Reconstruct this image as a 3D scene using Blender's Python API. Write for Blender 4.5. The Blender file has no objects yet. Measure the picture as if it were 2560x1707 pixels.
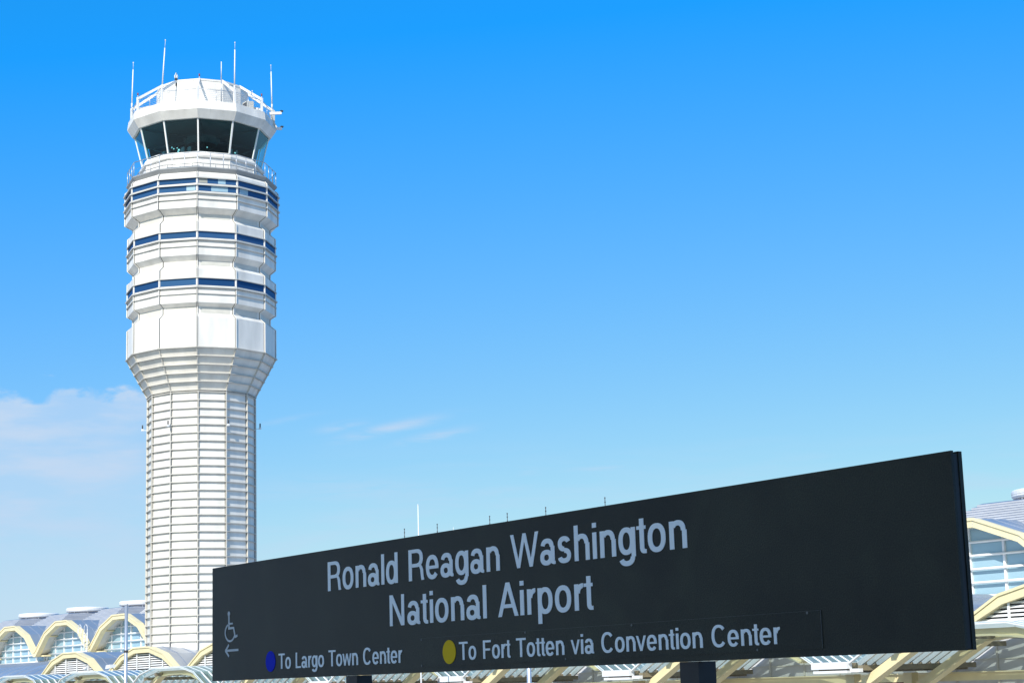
import bpy, math, random
from mathutils import Vector, Matrix
random.seed(7)
scene = bpy.context.scene
col = scene.collection
R = math.radians

# ------------------------------------------------------------------ helpers
class MB:
    """collects faces, then builds ONE mesh object (coordinates local to the parent)."""
    def __init__(s): s.v = []; s.f = []; s.m = []; s.sm = []
    def face(s, pts, m=0, smooth=False):
        i = len(s.v); s.v += [tuple(p) for p in pts]; s.f.append(tuple(range(i, i + len(pts)))); s.m.append(m); s.sm.append(smooth)
    def hexa(s, p, m=0):
        # p: 8 points, bottom loop 0-3 then top loop 4-7
        i = len(s.v); s.v += [tuple(q) for q in p]
        for q in ((3, 2, 1, 0), (4, 5, 6, 7), (0, 1, 5, 4), (1, 2, 6, 5), (2, 3, 7, 6), (3, 0, 4, 7)):
            s.f.append(tuple(i + k for k in q)); s.m.append(m); s.sm.append(False)
    def box(s, x0, x1, y0, y1, z0, z1, m=0):
        s.hexa([(x0, y0, z0), (x1, y0, z0), (x1, y1, z0), (x0, y1, z0), (x0, y0, z1), (x1, y0, z1), (x1, y1, z1), (x0, y1, z1)], m)
    def bar(s, a, b, w, h, up=(0, 0, 1), m=0):
        a = Vector(a); b = Vector(b); d = (b - a).normalized(); u = Vector(up)
        if abs(d.dot(u)) > .98: u = Vector((1, 0, 0))
        r = d.cross(u).normalized() * (w / 2); u = r.cross(d).normalized() * (h / 2)
        s.hexa([a - r - u, a + r - u, a + r + u, a - r + u, b - r - u, b + r - u, b + r + u, b - r + u], m)
    def tube(s, a, b, r, n=8, m=0, r2=None, caps=True):
        a = Vector(a); b = Vector(b); d = (b - a).normalized(); u = Vector((0, 0, 1)) if abs(d.z) < .9 else Vector((1, 0, 0))
        x = d.cross(u).normalized(); y = d.cross(x); r2 = r if r2 is None else r2
        i = len(s.v)
        for k in range(n):
            t = 2 * math.pi * k / n; e = x * math.cos(t) + y * math.sin(t)
            s.v.append(tuple(a + e * r)); s.v.append(tuple(b + e * r2))
        for k in range(n):
            j = (k + 1) % n
            s.f.append((i + 2 * k, i + 2 * j, i + 2 * j + 1, i + 2 * k + 1)); s.m.append(m); s.sm.append(True)
        if caps:
            s.f.append(tuple(i + 2 * k for k in range(n))[::-1]); s.f.append(tuple(i + 2 * k + 1 for k in range(n))); s.m += [m, m]; s.sm += [False, False]
    def lathe(s, c, prof, n=24, m=0):
        c = Vector(c); i = len(s.v)
        for (r, z) in prof:
            for k in range(n):
                t = 2 * math.pi * k / n; s.v.append((c.x + r * math.cos(t), c.y + r * math.sin(t), c.z + z))
        for j in range(len(prof) - 1):
            for k in range(n):
                q = (k + 1) % n
                s.f.append((i + j * n + k, i + j * n + q, i + (j + 1) * n + q, i + (j + 1) * n + k)); s.m.append(m); s.sm.append(False)
        s.f.append(tuple(i + k for k in range(n))[::-1]); s.m.append(m); s.sm.append(False)
        s.f.append(tuple(i + (len(prof) - 1) * n + k for k in range(n))); s.m.append(m); s.sm.append(False)
    def ball(s, c, r, m=0, n=10):
        s.lathe(c, [(max(r * math.sin(math.pi * k / 8), r * .02), -r * math.cos(math.pi * k / 8)) for k in range(9)], n, m)
    def prism_xz(s, poly, y0, y1, m=0):
        """polygon (x,z), counter-clockwise seen from -Y, extruded y0..y1"""
        a = [(x, y0, z) for x, z in poly]; b = [(x, y1, z) for x, z in poly]
        s.face(a, m); s.face(b[::-1], m)
        n = len(poly)
        for k in range(n):
            j = (k + 1) % n; s.face([a[j], a[k], b[k], b[j]], m)
    def strip_xz(s, outer, inner, y0, y1, m=0):
        n = len(outer)
        for k in range(n - 1):
            o0, o1, i0, i1 = outer[k], outer[k + 1], inner[k], inner[k + 1]
            s.face([(i0[0], y0, i0[1]), (i1[0], y0, i1[1]), (o1[0], y0, o1[1]), (o0[0], y0, o0[1])], m)
            s.face([(o0[0], y1, o0[1]), (o1[0], y1, o1[1]), (i1[0], y1, i1[1]), (i0[0], y1, i0[1])], m)
            s.face([(o0[0], y0, o0[1]), (o1[0], y0, o1[1]), (o1[0], y1, o1[1]), (o0[0], y1, o0[1])], m)
            s.face([(i1[0], y0, i1[1]), (i0[0], y0, i0[1]), (i0[0], y1, i0[1]), (i1[0], y1, i1[1])], m)
        for k, q in ((0, 1), (n - 1, -1)):
            o, i = outer[k], inner[k]
            p = [(i[0], y0, i[1]), (o[0], y0, o[1]), (o[0], y1, o[1]), (i[0], y1, i[1])]
            s.face(p[::q], m)
    def build(s, name, mats, parent=None, off=(0, 0, 0)):
        me = bpy.data.meshes.new(name)
        o = Vector(off)
        me.from_pydata([tuple(Vector(p) - o) for p in s.v], [], s.f)
        for m in (mats if isinstance(mats, (list, tuple)) else [mats]): me.materials.append(m)
        me.polygons.foreach_set('material_index', s.m); me.polygons.foreach_set('use_smooth', s.sm)
        me.update(); me.validate()
        ob = bpy.data.objects.new(name, me); col.objects.link(ob)
        if parent is not None: ob.parent = parent
        return ob

def thing(name, label, cat, loc=(0, 0, 0), rz=0.0, group=None):
    o = bpy.data.objects.new(name, None); col.objects.link(o); o.location = loc; o.rotation_euler = (0, 0, rz)
    o.empty_display_size = .5
    o['label'] = label; o['category'] = cat
    if group: o['group'] = group
    return o
def tag(o, label, cat, group=None):
    o['label'] = label; o['category'] = cat
    if group: o['group'] = group
    return o
def struct(o): o['kind'] = 'structure'; return o

# ------------------------------------------------------------------ materials
def mat(name, base, rough=.5, metal=0., var=.06, scale=1.2, spec=.5, streak=0., bump=0., bscale=30., speck=0.):
    m = bpy.data.materials.new(name); m.use_nodes = True; nt = m.node_tree; p = nt.nodes['Principled BSDF']
    p.inputs['Roughness'].default_value = rough; p.inputs['Metallic'].default_value = metal
    p.inputs['Specular IOR Level'].default_value = spec
    tc = nt.nodes.new('ShaderNodeTexCoord'); nz = nt.nodes.new('ShaderNodeTexNoise')
    mp = nt.nodes.new('ShaderNodeMapping'); mp.inputs['Scale'].default_value = (1, 1, .25 if streak else 1)
    nt.links.new(tc.outputs['Object'], mp.inputs[0]); nt.links.new(mp.outputs[0], nz.inputs['Vector'])
    nz.inputs['Scale'].default_value = scale; nz.inputs['Detail'].default_value = 6
    rp = nt.nodes.new('ShaderNodeValToRGB'); k = streak if streak else var
    rp.color_ramp.elements[0].position = .3; rp.color_ramp.elements[1].position = .65
    rp.color_ramp.elements[0].color = tuple(c * (1 - 1.6 * k) for c in base) + (1,)
    rp.color_ramp.elements[1].color = tuple(min(c * (1 + .5 * k), .9) for c in base) + (1,)
    nt.links.new(nz.outputs['Fac'], rp.inputs[0]); cout = rp.outputs[0]
    if speck:     # fine grain and a few dust smears
        n3 = nt.nodes.new('ShaderNodeTexNoise'); n3.inputs['Scale'].default_value = 210; n3.inputs['Detail'].default_value = 2; nt.links.new(tc.outputs['Object'], n3.inputs['Vector'])
        r3 = nt.nodes.new('ShaderNodeMapRange'); nt.links.new(n3.outputs['Fac'], r3.inputs[0]); r3.inputs[1].default_value = .3; r3.inputs[2].default_value = .7; r3.inputs[3].default_value = 1 - speck; r3.inputs[4].default_value = 1 + speck
        n4 = nt.nodes.new('ShaderNodeTexNoise'); n4.inputs['Scale'].default_value = 2.2; n4.inputs['Detail'].default_value = 8; n4.inputs['Distortion'].default_value = 1.2; nt.links.new(mp.outputs[0], n4.inputs['Vector'])
        r4 = nt.nodes.new('ShaderNodeMapRange'); nt.links.new(n4.outputs['Fac'], r4.inputs[0]); r4.inputs[1].default_value = .5; r4.inputs[2].default_value = .8; r4.inputs[3].default_value = 1; r4.inputs[4].default_value = 1.6
        mm = nt.nodes.new('ShaderNodeMath'); mm.operation = 'MULTIPLY'; nt.links.new(r3.outputs[0], mm.inputs[0]); nt.links.new(r4.outputs[0], mm.inputs[1])
        vm = nt.nodes.new('ShaderNodeVectorMath'); vm.operation = 'SCALE'; nt.links.new(cout, vm.inputs[0]); nt.links.new(mm.outputs[0], vm.inputs['Scale']); cout = vm.outputs[0]
    nt.links.new(cout, p.inputs['Base Color'])
    if bump:
        n2 = nt.nodes.new('ShaderNodeTexNoise'); n2.inputs['Scale'].default_value = bscale
        nt.links.new(tc.outputs['Object'], n2.inputs['Vector'])
        b = nt.nodes.new('ShaderNodeBump'); b.inputs['Strength'].default_value = bump; b.inputs['Distance'].default_value = .02
        nt.links.new(n2.outputs['Fac'], b.inputs['Height']); nt.links.new(b.outputs[0], p.inputs['Normal'])
    return m

M = {}
M['panel'] = mat('white_panel', (.79, .76, .695), .45, streak=.11, scale=.9)
M['rib'] = mat('white_rib', (.82, .80, .76), .45)
M['deck'] = mat('grey_deck', (.30, .31, .31), .6)
M['trim'] = mat('tan_trim', (.56, .535, .475), .5)  # even tan-grey for fins, shaft ribs and arch joint lines
M['riser_lit'] = mat('sunlit_riser', (.46, .475, .505), .5)  # dome risers coloured paler than the zinc to paint their sunlight
M['faint'] = mat('edge_light_and_screw', (.10, .115, .125), .5)  # light caught on the panel edge, put into a grey; also colours screws
M['rib_shade'] = mat('painted_rib_shade', (.13, .125, .115), .7)  # dark colour painting the ribs' shadow on the tower wall
M['blade'] = mat('shade_blade_metal', (.56, .545, .50), .5)
M['white'] = mat('white_paint', (.8, .8, .79), .4)
M['yellow'] = mat('yellow_paint', (.83, .71, .42), .4, var=.05)
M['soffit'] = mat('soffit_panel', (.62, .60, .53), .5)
M['zinc'] = mat('zinc_roof', (.40, .42, .48), .40, metal=.75, var=.08, scale=.5)
M['blueroof'] = mat('smooth_metal_roof', (.50, .53, .58), .40, metal=.68, var=.08, scale=.4)
M['steel'] = mat('galvanised_steel', (.55, .58, .62), .35, metal=.6)
M['dark'] = mat('dark_metal', (.05, .05, .055), .5)
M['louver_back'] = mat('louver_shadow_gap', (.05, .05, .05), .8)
M['wallgrey'] = mat('grey_cladding', (.62, .62, .61), .5, scale=.5)
M['gutter'] = mat('gutter_soffit', (.22, .19, .13), .6)
M['red'] = mat('red_lens', (.25, .03, .03), .3)
M['signblack'] = mat('sign_black', (.0145, .0185, .0115), .42, spec=.28, var=.3, scale=2.0, bump=.06, bscale=160, speck=.45)
M['signpost'] = mat('sign_post', (.014, .016, .018), .42, spec=.35, var=.3, scale=5.)
M['letter'] = mat('letter_film', (.68, .79, .90), .55, var=.02, spec=.3)
M['mark'] = mat('symbol_film', (.46, .53, .60), .55, var=.02, spec=.3)
M['dotblue'] = mat('blue_film', (.001, .016, .50), .6, var=.03, spec=.12)
M['dotyellow'] = mat('yellow_film', (.58, .42, .01), .6, var=.03, spec=.15)
M['asphalt'] = mat('asphalt', (.20, .20, .19), .9, var=.2, scale=.05)
M['concrete'] = mat('concrete', (.38, .37, .35), .85, var=.12, scale=.6, bump=.2)
M['maroon'] = mat('maroon_panel', (.09, .035, .045), .4)
M['bluepanel'] = mat('blue_panel', (.01, .04, .35), .4)
M['blind'] = mat('window_blind', (.30, .46, .56), .5)
M['blindbeige'] = mat('beige_blind', (.36, .36, .31), .5)
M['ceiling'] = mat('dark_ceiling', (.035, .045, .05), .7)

def glassmat(name, tint, gloss, base, trans, rough=.02, fres=1.5, var=0.):
    """pane: see-through tint + sky reflection + a little solid colour"""
    m = bpy.data.materials.new(name); m.use_nodes = True; nt = m.node_tree; nt.nodes.clear(); L = nt.links.new
    out = nt.nodes.new('ShaderNodeOutputMaterial'); tr = nt.nodes.new('ShaderNodeBsdfTransparent'); tr.inputs[0].default_value = tint + (1,)
    df = nt.nodes.new('ShaderNodeBsdfDiffuse'); df.inputs[0].default_value = base + (1,)
    gl = nt.nodes.new('ShaderNodeBsdfGlossy'); gl.inputs['Color'].default_value = gloss + (1,); gl.inputs['Roughness'].default_value = rough
    fr = nt.nodes.new('ShaderNodeFresnel'); ge = nt.nodes.new('ShaderNodeNewGeometry'); mr = nt.nodes.new('ShaderNodeMapRange'); L(ge.outputs['Backfacing'], mr.inputs[0]); mr.inputs[3].default_value = fres; mr.inputs[4].default_value = 1 / fres; L(mr.outputs[0], fr.inputs[0])
    m1 = nt.nodes.new('ShaderNodeMixShader'); m2 = nt.nodes.new('ShaderNodeMixShader')
    m1.inputs[0].default_value = trans; L(df.outputs[0], m1.inputs[1]); L(tr.outputs[0], m1.inputs[2])
    L(fr.outputs[0], m2.inputs[0]); L(m1.outputs[0], m2.inputs[1]); L(gl.outputs[0], m2.inputs[2]); L(m2.outputs[0], out.inputs[0])
    if var:
        tc = nt.nodes.new('ShaderNodeTexCoord'); nz = nt.nodes.new('ShaderNodeTexNoise'); nz.inputs['Scale'].default_value = .7; nz.inputs['Detail'].default_value = 3
        b = nt.nodes.new('ShaderNodeBump'); b.inputs['Strength'].default_value = var; b.inputs['Distance'].default_value = .05
        L(tc.outputs['Object'], nz.inputs['Vector']); L(nz.outputs[0], b.inputs['Height']); L(b.outputs[0], gl.inputs['Normal'])
    return m
M['cabglass'] = glassmat('cab_glass', (.55, .96, .97), (.7, .85, .92), (.02, .03, .03), .97, fres=1.5, var=.6)
M['bandglass'] = glassmat('blue_window_glass', (.1, .2, .4), (.16, .29, .46), (.026, .080, .19), .08, fres=1.9, var=.3)
_t = M['bandglass'].node_tree; _d = [n for n in _t.nodes if n.type == 'BSDF_DIFFUSE'][0]; _oi = _t.nodes.new('ShaderNodeObjectInfo'); _rp = _t.nodes.new('ShaderNodeValToRGB')
_rp.color_ramp.elements[0].color = (.014, .055, .15, 1); _rp.color_ramp.elements[1].color = (.045, .12, .25, 1); _t.links.new(_oi.outputs['Random'], _rp.inputs[0]); _t.links.new(_rp.outputs[0], _d.inputs[0])
M['hallglass'] = glassmat('hall_glass', (.5, .7, .75), (.8, .9, .95), (.34, .50, .57), .05, rough=.08, fres=1.75, var=.03)
M['roofglass'] = glassmat('canopy_glass', (.72, .86, .82), (.6, .75, .95), (.42, .52, .49), .5, rough=.06, fres=1.55)
_t = M['roofglass'].node_tree; _d = [n for n in _t.nodes if n.type == 'BSDF_DIFFUSE'][0]; _tr = _t.nodes.new('ShaderNodeBsdfTranslucent'); _tr.inputs[0].default_value = (.50, .60, .56, 1)
_m = [l.to_socket for l in _d.outputs[0].links][0]; _t.links.new(_tr.outputs[0], _m)

# ------------------------------------------------------------------ camera
psi, th, rho = R(37), R(10.7), R(1.75)
fw = Vector((-math.cos(psi) * math.cos(th), math.sin(psi) * math.cos(th), math.sin(th)))
r0 = Vector((math.sin(psi), math.cos(psi), 0)); u0 = r0.cross(fw)
rt = r0 * math.cos(rho) - u0 * math.sin(rho); up = r0 * math.sin(rho) + u0 * math.cos(rho)
cam = bpy.data.cameras.new('camera'); co = bpy.data.objects.new('camera', cam); col.objects.link(co)
co.matrix_world = Matrix(((rt.x, up.x, -fw.x, 0), (rt.y, up.y, -fw.y, 0), (rt.z, up.z, -fw.z, 1.6), (0, 0, 0, 1)))
cam.sensor_fit = 'HORIZONTAL'; cam.sensor_width = 36; cam.lens = 36 * 4500 / 2560; cam.clip_end = 6000; cam.clip_start = .1
scene.camera = co

# ------------------------------------------------------------------ light and sky
SUN_EL = R(38); SUN_AZ = Vector((.544, -.839, 0)).normalized()
sd = Vector((SUN_AZ.x * math.cos(SUN_EL), SUN_AZ.y * math.cos(SUN_EL), math.sin(SUN_EL)))
sl = bpy.data.lights.new('sun', 'SUN'); sl.energy = 3.8; sl.angle = R(.5); sl.color = (1, .955, .88)
so = bpy.data.objects.new('sun', sl); col.objects.link(so); so.rotation_euler = sd.to_track_quat('Z', 'Y').to_euler(); so.location = (0, -30, 60)

w = bpy.data.worlds.new('World'); scene.world = w; w.use_nodes = True; nt = w.node_tree; L = nt.links.new
def node(t, **k):
    n = nt.nodes.new(t)
    for a, b in k.items(): setattr(n, a, b)
    return n
def math_(op, a, b=None, c=None, clamp=False):
    n = node('ShaderNodeMath', operation=op, use_clamp=clamp)
    for i, x in enumerate((a, b, c)):
        if x is None: continue
        if isinstance(x, (int, float)): n.inputs[i].default_value = x
        else: L(x, n.inputs[i])
    return n.outputs[0]
def smooth(x, a, b):
    n = node('ShaderNodeMapRange', interpolation_type='SMOOTHSTEP'); L(x, n.inputs[0]); n.inputs[1].default_value = a; n.inputs[2].default_value = b
    return n.outputs[0]
sky = node('ShaderNodeTexSky', sky_type='NISHITA', sun_disc=False); sky.sun_elevation = SUN_EL; sky.sun_rotation = math.atan2(SUN_AZ.x, SUN_AZ.y)
sky.air_density = 1.0; sky.dust_density = .6; sky.ozone_density = 1.5; sky.altitude = 0
# grade of the sky colour per channel (the photograph's saturated, slightly over-exposed blue)
sr = node('ShaderNodeSeparateColor'); L(sky.outputs[0], sr.inputs[0])
cr = math_('MAXIMUM', math_('MULTIPLY', math_('SUBTRACT', sr.outputs[0], 1.58), .82), .10)
cg = math_('MULTIPLY_ADD', sr.outputs[1], .66, .73)
cb0 = math_('SUBTRACT', 7.35, math_('MULTIPLY', math_('MAXIMUM', math_('SUBTRACT', cr, 1.0), 0), .29))
cb0 = math_('MAXIMUM', math_('MINIMUM', cb0, math_('MULTIPLY', sr.outputs[2], 1.65)), math_('MULTIPLY', sr.outputs[2], .62))
gr = node('ShaderNodeCombineColor'); L(cr, gr.inputs[0]); L(cg, gr.inputs[1]); L(cb0, gr.inputs[2])
tc = node('ShaderNodeTexCoord'); sp = node('ShaderNodeSeparateXYZ'); L(tc.outputs['Generated'], sp.inputs[0])
el = math_('ARCSINE', sp.outputs[2]); az = math_('ARCTAN2', sp.outputs[1], sp.outputs[0])
def noise(sx, sy, detail, off=0., dist=0.):
    cb = node('ShaderNodeCombineXYZ'); L(math_('MULTIPLY', az, sx), cb.inputs[0]); L(math_('MULTIPLY', el, sy), cb.inputs[1]); cb.inputs[2].default_value = off
    n = node('ShaderNodeTexNoise'); n.inputs['Scale'].default_value = 1; n.inputs['Detail'].default_value = detail; n.inputs['Roughness'].default_value = .55; n.inputs['Distortion'].default_value = dist
    L(cb.outputs[0], n.inputs['Vector']); return n.outputs['Fac']
# cumulus bank low in the north-west, thin wisps beside it
n1 = noise(34, 60, 6, 1.3, .4); n2 = noise(16, 70, 6, 4.1); n1b = noise(90, 150, 4, 7.7)
edge = math_('ADD', el, math_('MULTIPLY', math_('SUBTRACT', n1, .5), -.040)); edge = math_('ADD', edge, math_('MULTIPLY', math_('SUBTRACT', n1b, .5), -.010))
bank = math_('MULTIPLY', math_('SUBTRACT', 1, smooth(edge, .1575, .1655)), smooth(el, .0, .13))
bank = math_('MULTIPLY', bank, smooth(az, 2.655, 2.72))
bank = math_('MULTIPLY', bank, math_('ADD', .52, math_('MULTIPLY', smooth(n2, .35, .68), .45)))
n3 = noise(30, 190, 7, 9.7, .6); n4 = noise(9, 80, 6, 21.0, .4)
cl = math_('MAXIMUM', bank, math_('MULTIPLY', math_('MULTIPLY', smooth(n4, .40, .72), .34), math_('SUBTRACT', 1, smooth(el, .085, .145))))
# single streaks: azimuth, elevation, half length, half thickness, tilt, strength
for (wa, we, wl, wt, ws, wk) in (
    (2.5655, 0.1406, 0.0235, 0.0020, -0.196, 0.80),
    (2.5414, 0.1354, 0.0181, 0.0018, -0.172, 0.60),
    (2.5928, 0.1419, 0.0117, 0.0016, -0.144, 0.45),
    (2.6221, 0.1463, 0.0155, 0.0011, -0.166, 0.22),
    (2.4891, 0.1136, 0.0067, 0.0011, -0.035, 0.30),
    (2.4495, 0.1147, 0.0164, 0.0013, -0.005, 0.35),
    (2.5017, 0.1040, 0.0234, 0.0020, -0.017, 0.30),
    (2.5836, 0.1075, 0.0563, 0.0049, 0.040, 0.28),
    (2.5440, 0.1006, 0.0389, 0.0020, -0.017, 0.22),
):
    wt *= 1.35
    da = math_('SUBTRACT', az, wa); de = math_('SUBTRACT', math_('SUBTRACT', el, we), math_('MULTIPLY', da, ws))
    de = math_('ADD', de, math_('MULTIPLY', math_('SUBTRACT', n3, .5), wt * 1.6))
    q = math_('ADD', math_('POWER', math_('DIVIDE', math_('ABSOLUTE', da), wl), 2.0), math_('POWER', math_('DIVIDE', math_('ABSOLUTE', de), wt), 2.0))
    cl = math_('MAXIMUM', cl, math_('MULTIPLY', math_('EXPONENT', math_('MULTIPLY', q, -1.0)), math_('MULTIPLY', smooth(n3, .25, .6), wk)))
mx = node('ShaderNodeMix', data_type='RGBA'); L(cl, mx.inputs[0]); L(gr.outputs[0], mx.inputs[6]); mx.inputs[7].default_value = (4.0, 5.1, 6.55, 1)
bg = nt.nodes['Background']; L(mx.outputs[2], bg.inputs[0]); bg.inputs[1].default_value = .10

scene.view_settings.view_transform = 'Standard'; scene.view_settings.look = 'None'; scene.view_settings.exposure = 0.45; scene.view_settings.gamma = 1
scene.cycles.max_bounces = 8; scene.cycles.transparent_max_bounces = 12

# ------------------------------------------------------------------ ground, platform
GZ = -6.0
b = MB(); b.face([(-3000, -1500, GZ), (3000, -1500, GZ), (3000, 3000, GZ), (-3000, 3000, GZ)]); struct(b.build('ground', M['concrete']))
b = MB(); b.box(-400, 200, 22, 50, GZ + .004, GZ + .008); struct(b.build('road', M['asphalt']))
b = MB(); b.box(-60, 40, -9, 7.5, GZ, 0); struct(b.build('platform', M['concrete']))
b = MB(); b.box(-45, 30, -4.5, 2.1, 5.0, 5.35)
for x in (-30, -18, 18): b.box(x - .3, x + .3, -3.3, -2.7, .0, 4.99)
struct(b.build('shade_roof', M['white']))  # unseen roof added to shade the sign, kept narrow for sunlit floor bounce

# ------------------------------------------------------------------ control tower
T = Vector((-128.31, 65.5, GZ))
tower = thing('control_tower', 'tall white twelve-sided air traffic control tower with dark cab windows', 'control tower', T)
dc = Vector((.89066, -.45467, 0)); rr = Vector((.45467, .89066, 0))
A0 = R(-3.5)
def tv(Rr, Z, k, da=0.0):
    a = A0 + R(30) * k + da
    d = dc * math.cos(a) + rr * math.sin(a)
    return Vector((d.x * Rr, d.y * Rr, Z - GZ))
def ring(b, r0_, z0, r1, z1, m=0):
    for k in range(12): b.face([tv(r0_, z0, k), tv(r0_, z0, k + 1), tv(r1, z1, k + 1), tv(r1, z1, k)], m)
def cap(b, r_, z, m=0, upw=True):
    p = [tv(r_, z, k) for k in range(12)]; b.face(p if upw else p[::-1], m)
def fin(b, z, Ri, Ro, t, m=0, slope=.0):
    """horizontal shade blade round the tower"""
    ring(b, Ri, z - t, Ro, z - t - slope, m); ring(b, Ro, z - t - slope, Ro, z - slope, m); ring(b, Ro, z - slope, Ri, z, m)
def cribs(b, prof, pr, wd, m=0, ks=range(12)):
    """upright corner ribs that follow a profile [(R,Z)...]"""
    for k in ks:
        for (ra, za), (rb, zb) in zip(prof, prof[1:]):
            a0, a1 = tv(ra - .02, za, k), tv(rb - .02, zb, k)
            a = A0 + R(30) * k; d = dc * math.cos(a) + rr * math.sin(a); s_ = Vector((-d.y, d.x, 0)) * (wd / 2); o = d * (pr + .02)
            b.hexa([a0 - s_, a0 + s_, a0 + s_ + o, a0 - s_ + o, a1 - s_, a1 + s_, a1 + s_ + o, a1 - s_ + o], m)

# shaft
b = MB(); RS = 4.16
ring(b, RS, GZ, RS, 24.59); 
z = 24.50
while z > 5.0:
    fin(b, z, RS - .02, RS + .15, .06, 1, slope=.03); z -= .635
cribs(b, [(RS, 4.7), (RS, 24.60)], .15, .07, 1); cribs(b, [(RS, 4.7), (RS, 24.60)], .010, .15, 2)  # last pass lays a painted shadow strip beside each rib
b.build('shaft', [M['panel'], M['trim'], M['rib_shade']], tower)
b = MB(); ring(b, RS + .14, GZ, RS + .14, 4.68); ring(b, RS + .14, 4.68, RS - .03, 4.72); b.build('base_skirt', M['panel'], tower)
# flare
b = MB(); RB, RT_ = 4.20, 5.86
ring(b, RB, 24.59, RT_, 27.71)
for i in range(6):
    t = i / 5.0 if i else 0.; zz = 24.62 + (27.69 - 24.62) * t; rr_ = RB + (RT_ - RB) * t
    fin(b, zz, rr_ - .05, rr_ + .17, .055, 1, slope=.02)
cribs(b, [(RB, 24.6), (RT_, 27.72)], .14, .07, 1)
b.build('flare_collar', [M['panel'], M['trim']], tower)
# upper body
prof = [(5.93, 41.60), (6.12, 41.38), (6.12, 38.70), (5.47, 38.32), (5.47, 37.93), (5.88, 37.57), (5.88, 34.95), (5.44, 34.58), (5.44, 34.19), (5.88, 33.83), (5.88, 31.18), (5.43, 30.92), (5.43, 30.40), (5.87, 30.03), (5.87, 27.71)]
b = MB()
for (ra, za), (rb, zb) in zip(prof[::-1], prof[::-1][1:]): ring(b, ra, za, rb, zb)
cap(b, 5.93, 41.60)
cribs(b, prof[::-1], .08, .065); cribs(b, prof[::-1], .010, .15, 1)  # second pass: rib shadow as a flush dark strip
b.build('upper_wall', [M['panel'], M['rib_shade']], tower)
# neck inset panels (recessed look: raised border frames on every neck face)
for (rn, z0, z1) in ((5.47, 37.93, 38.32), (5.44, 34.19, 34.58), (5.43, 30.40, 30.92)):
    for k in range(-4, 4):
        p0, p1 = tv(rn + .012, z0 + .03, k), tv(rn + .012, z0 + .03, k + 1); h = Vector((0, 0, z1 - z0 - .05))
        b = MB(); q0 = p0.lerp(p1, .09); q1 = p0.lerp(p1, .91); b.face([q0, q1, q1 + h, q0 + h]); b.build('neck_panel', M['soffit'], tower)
# shade blades of the upper body
BL = [(z, 6.10, 6.30, .10, .05) for z in (41.17, 40.58, 39.95)] + [(z, 6.10, 6.24, .035, .02) for z in (39.40, 39.86)]
for (z0, z1, z2) in ((36.90, 36.26, 35.68), (33.17, 32.47, 31.90)):
    BL += [(z0, 5.86, 6.02, .07, .03), (z1, 5.86, 6.06, .10, .05), (z2, 5.86, 6.0, .035, .02), (z1 - .14, 5.86, 6.0, .03, .02)]
for (z, ri, ro, t, sl_) in BL:
    b = MB(); fin(b, z, ri, ro, t, slope=sl_); b.build('shade_blade', M['blade'], tower)
# ribbon windows: one per face and storey
def face_quad(r_, z0, z1, k, u0_, u1_):
    p0, p1 = tv(r_, z0, k), tv(r_, z0, k + 1); h = Vector((0, 0, z1 - z0))
    a, c = p0.lerp(p1, u0_), p0.lerp(p1, u1_); return [a, c, c + h, a + h]
def pane_box(b, r_, z0, z1, k, u0_, u1_, t, m=0):
    lo = face_quad(r_ - t, z0, z1, k, u0_, u1_); hi = face_quad(r_, z0, z1, k, u0_, u1_)
    b.hexa([lo[0], lo[1], hi[1], hi[0], lo[3], lo[2], hi[2], hi[3]], m)
blinds = {(0, 0): [(.02, .24, 'blindbeige'), (.52, .72, 'blind')], (1, 0): [(.34, .78, 'blind')], (1, -1): [(.74, .985, 'blind')], (1, 1): [(.05, .35, 'blind')]}
for wi, (r_, z0, z1) in enumerate(((6.12, 40.64, 41.12), (6.12, 40.01, 40.47), (5.88, 36.32, 36.83), (5.88, 32.53, 33.09))):
    for k in range(-6, 6):
        b = MB(); pane_box(b, r_ + .015, z0, z1, k, .028, .972, .05)
        wo = b.build('window', M['bandglass'], tower)
        for (ua, ub) in ((.014, .027), (.973, .986)):
            b = MB(); pane_box(b, r_ + .05, z0 - .02, z1 + .02, k, ua, ub, .09); b.build('frame', M['rib'], wo)
        for (ua, ub, mm) in blinds.get((wi, k), []):
            b = MB(); pane_box(b, r_ + .019, z0 + .02, z1 - .02, k, .028 + .944 * ua, .028 + .944 * ub, .008); b.build('blind', M[mm], wo)
# catwalk
b = MB()
ring(b, 5.84, 41.64, 6.08, 41.92); ring(b, 6.08, 41.92, 6.08, 42.0)
for k in range(12): b.face([tv(6.08, 42.0, k), tv(6.08, 42.0, k + 1), tv(4.7, 42.0, k + 1), tv(4.7, 42.0, k)])
for k in range(12): b.face([tv(4.7, 41.64, k), tv(4.7, 41.64, k + 1), tv(5.84, 41.64, k + 1), tv(5.84, 41.64, k)])
cw = b.build('catwalk', M['deck'], tower)
b = MB()
for k in range(12):
    for u in (0, 1 / 3, 2 / 3):
        p = tv(5.98, 42.0, k).lerp(tv(5.98, 42.0, k + 1), u); b.tube(p, p + Vector((0, 0, 1.18)), .028, 6)
    b.tube(tv(5.98, 43.18, k), tv(5.98, 43.18, k + 1), .03, 6); b.tube(tv(5.98, 42.6, k), tv(5.98, 42.6, k + 1), .012, 5)
b.build('railing', M['steel'], cw)
b = MB()
for k in range(12):
    b.tube(tv(5.55, 42.42, k), tv(5.55, 42.42, k + 1), .03, 6)
    for u in (.15, .5, .85):
        p = tv(5.55, 42.0, k).lerp(tv(5.55, 42.0, k + 1), u); b.tube(p, p + Vector((0, 0, .42)), .025, 5)
b.build('pipe_rail', M['deck'], cw)
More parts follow.
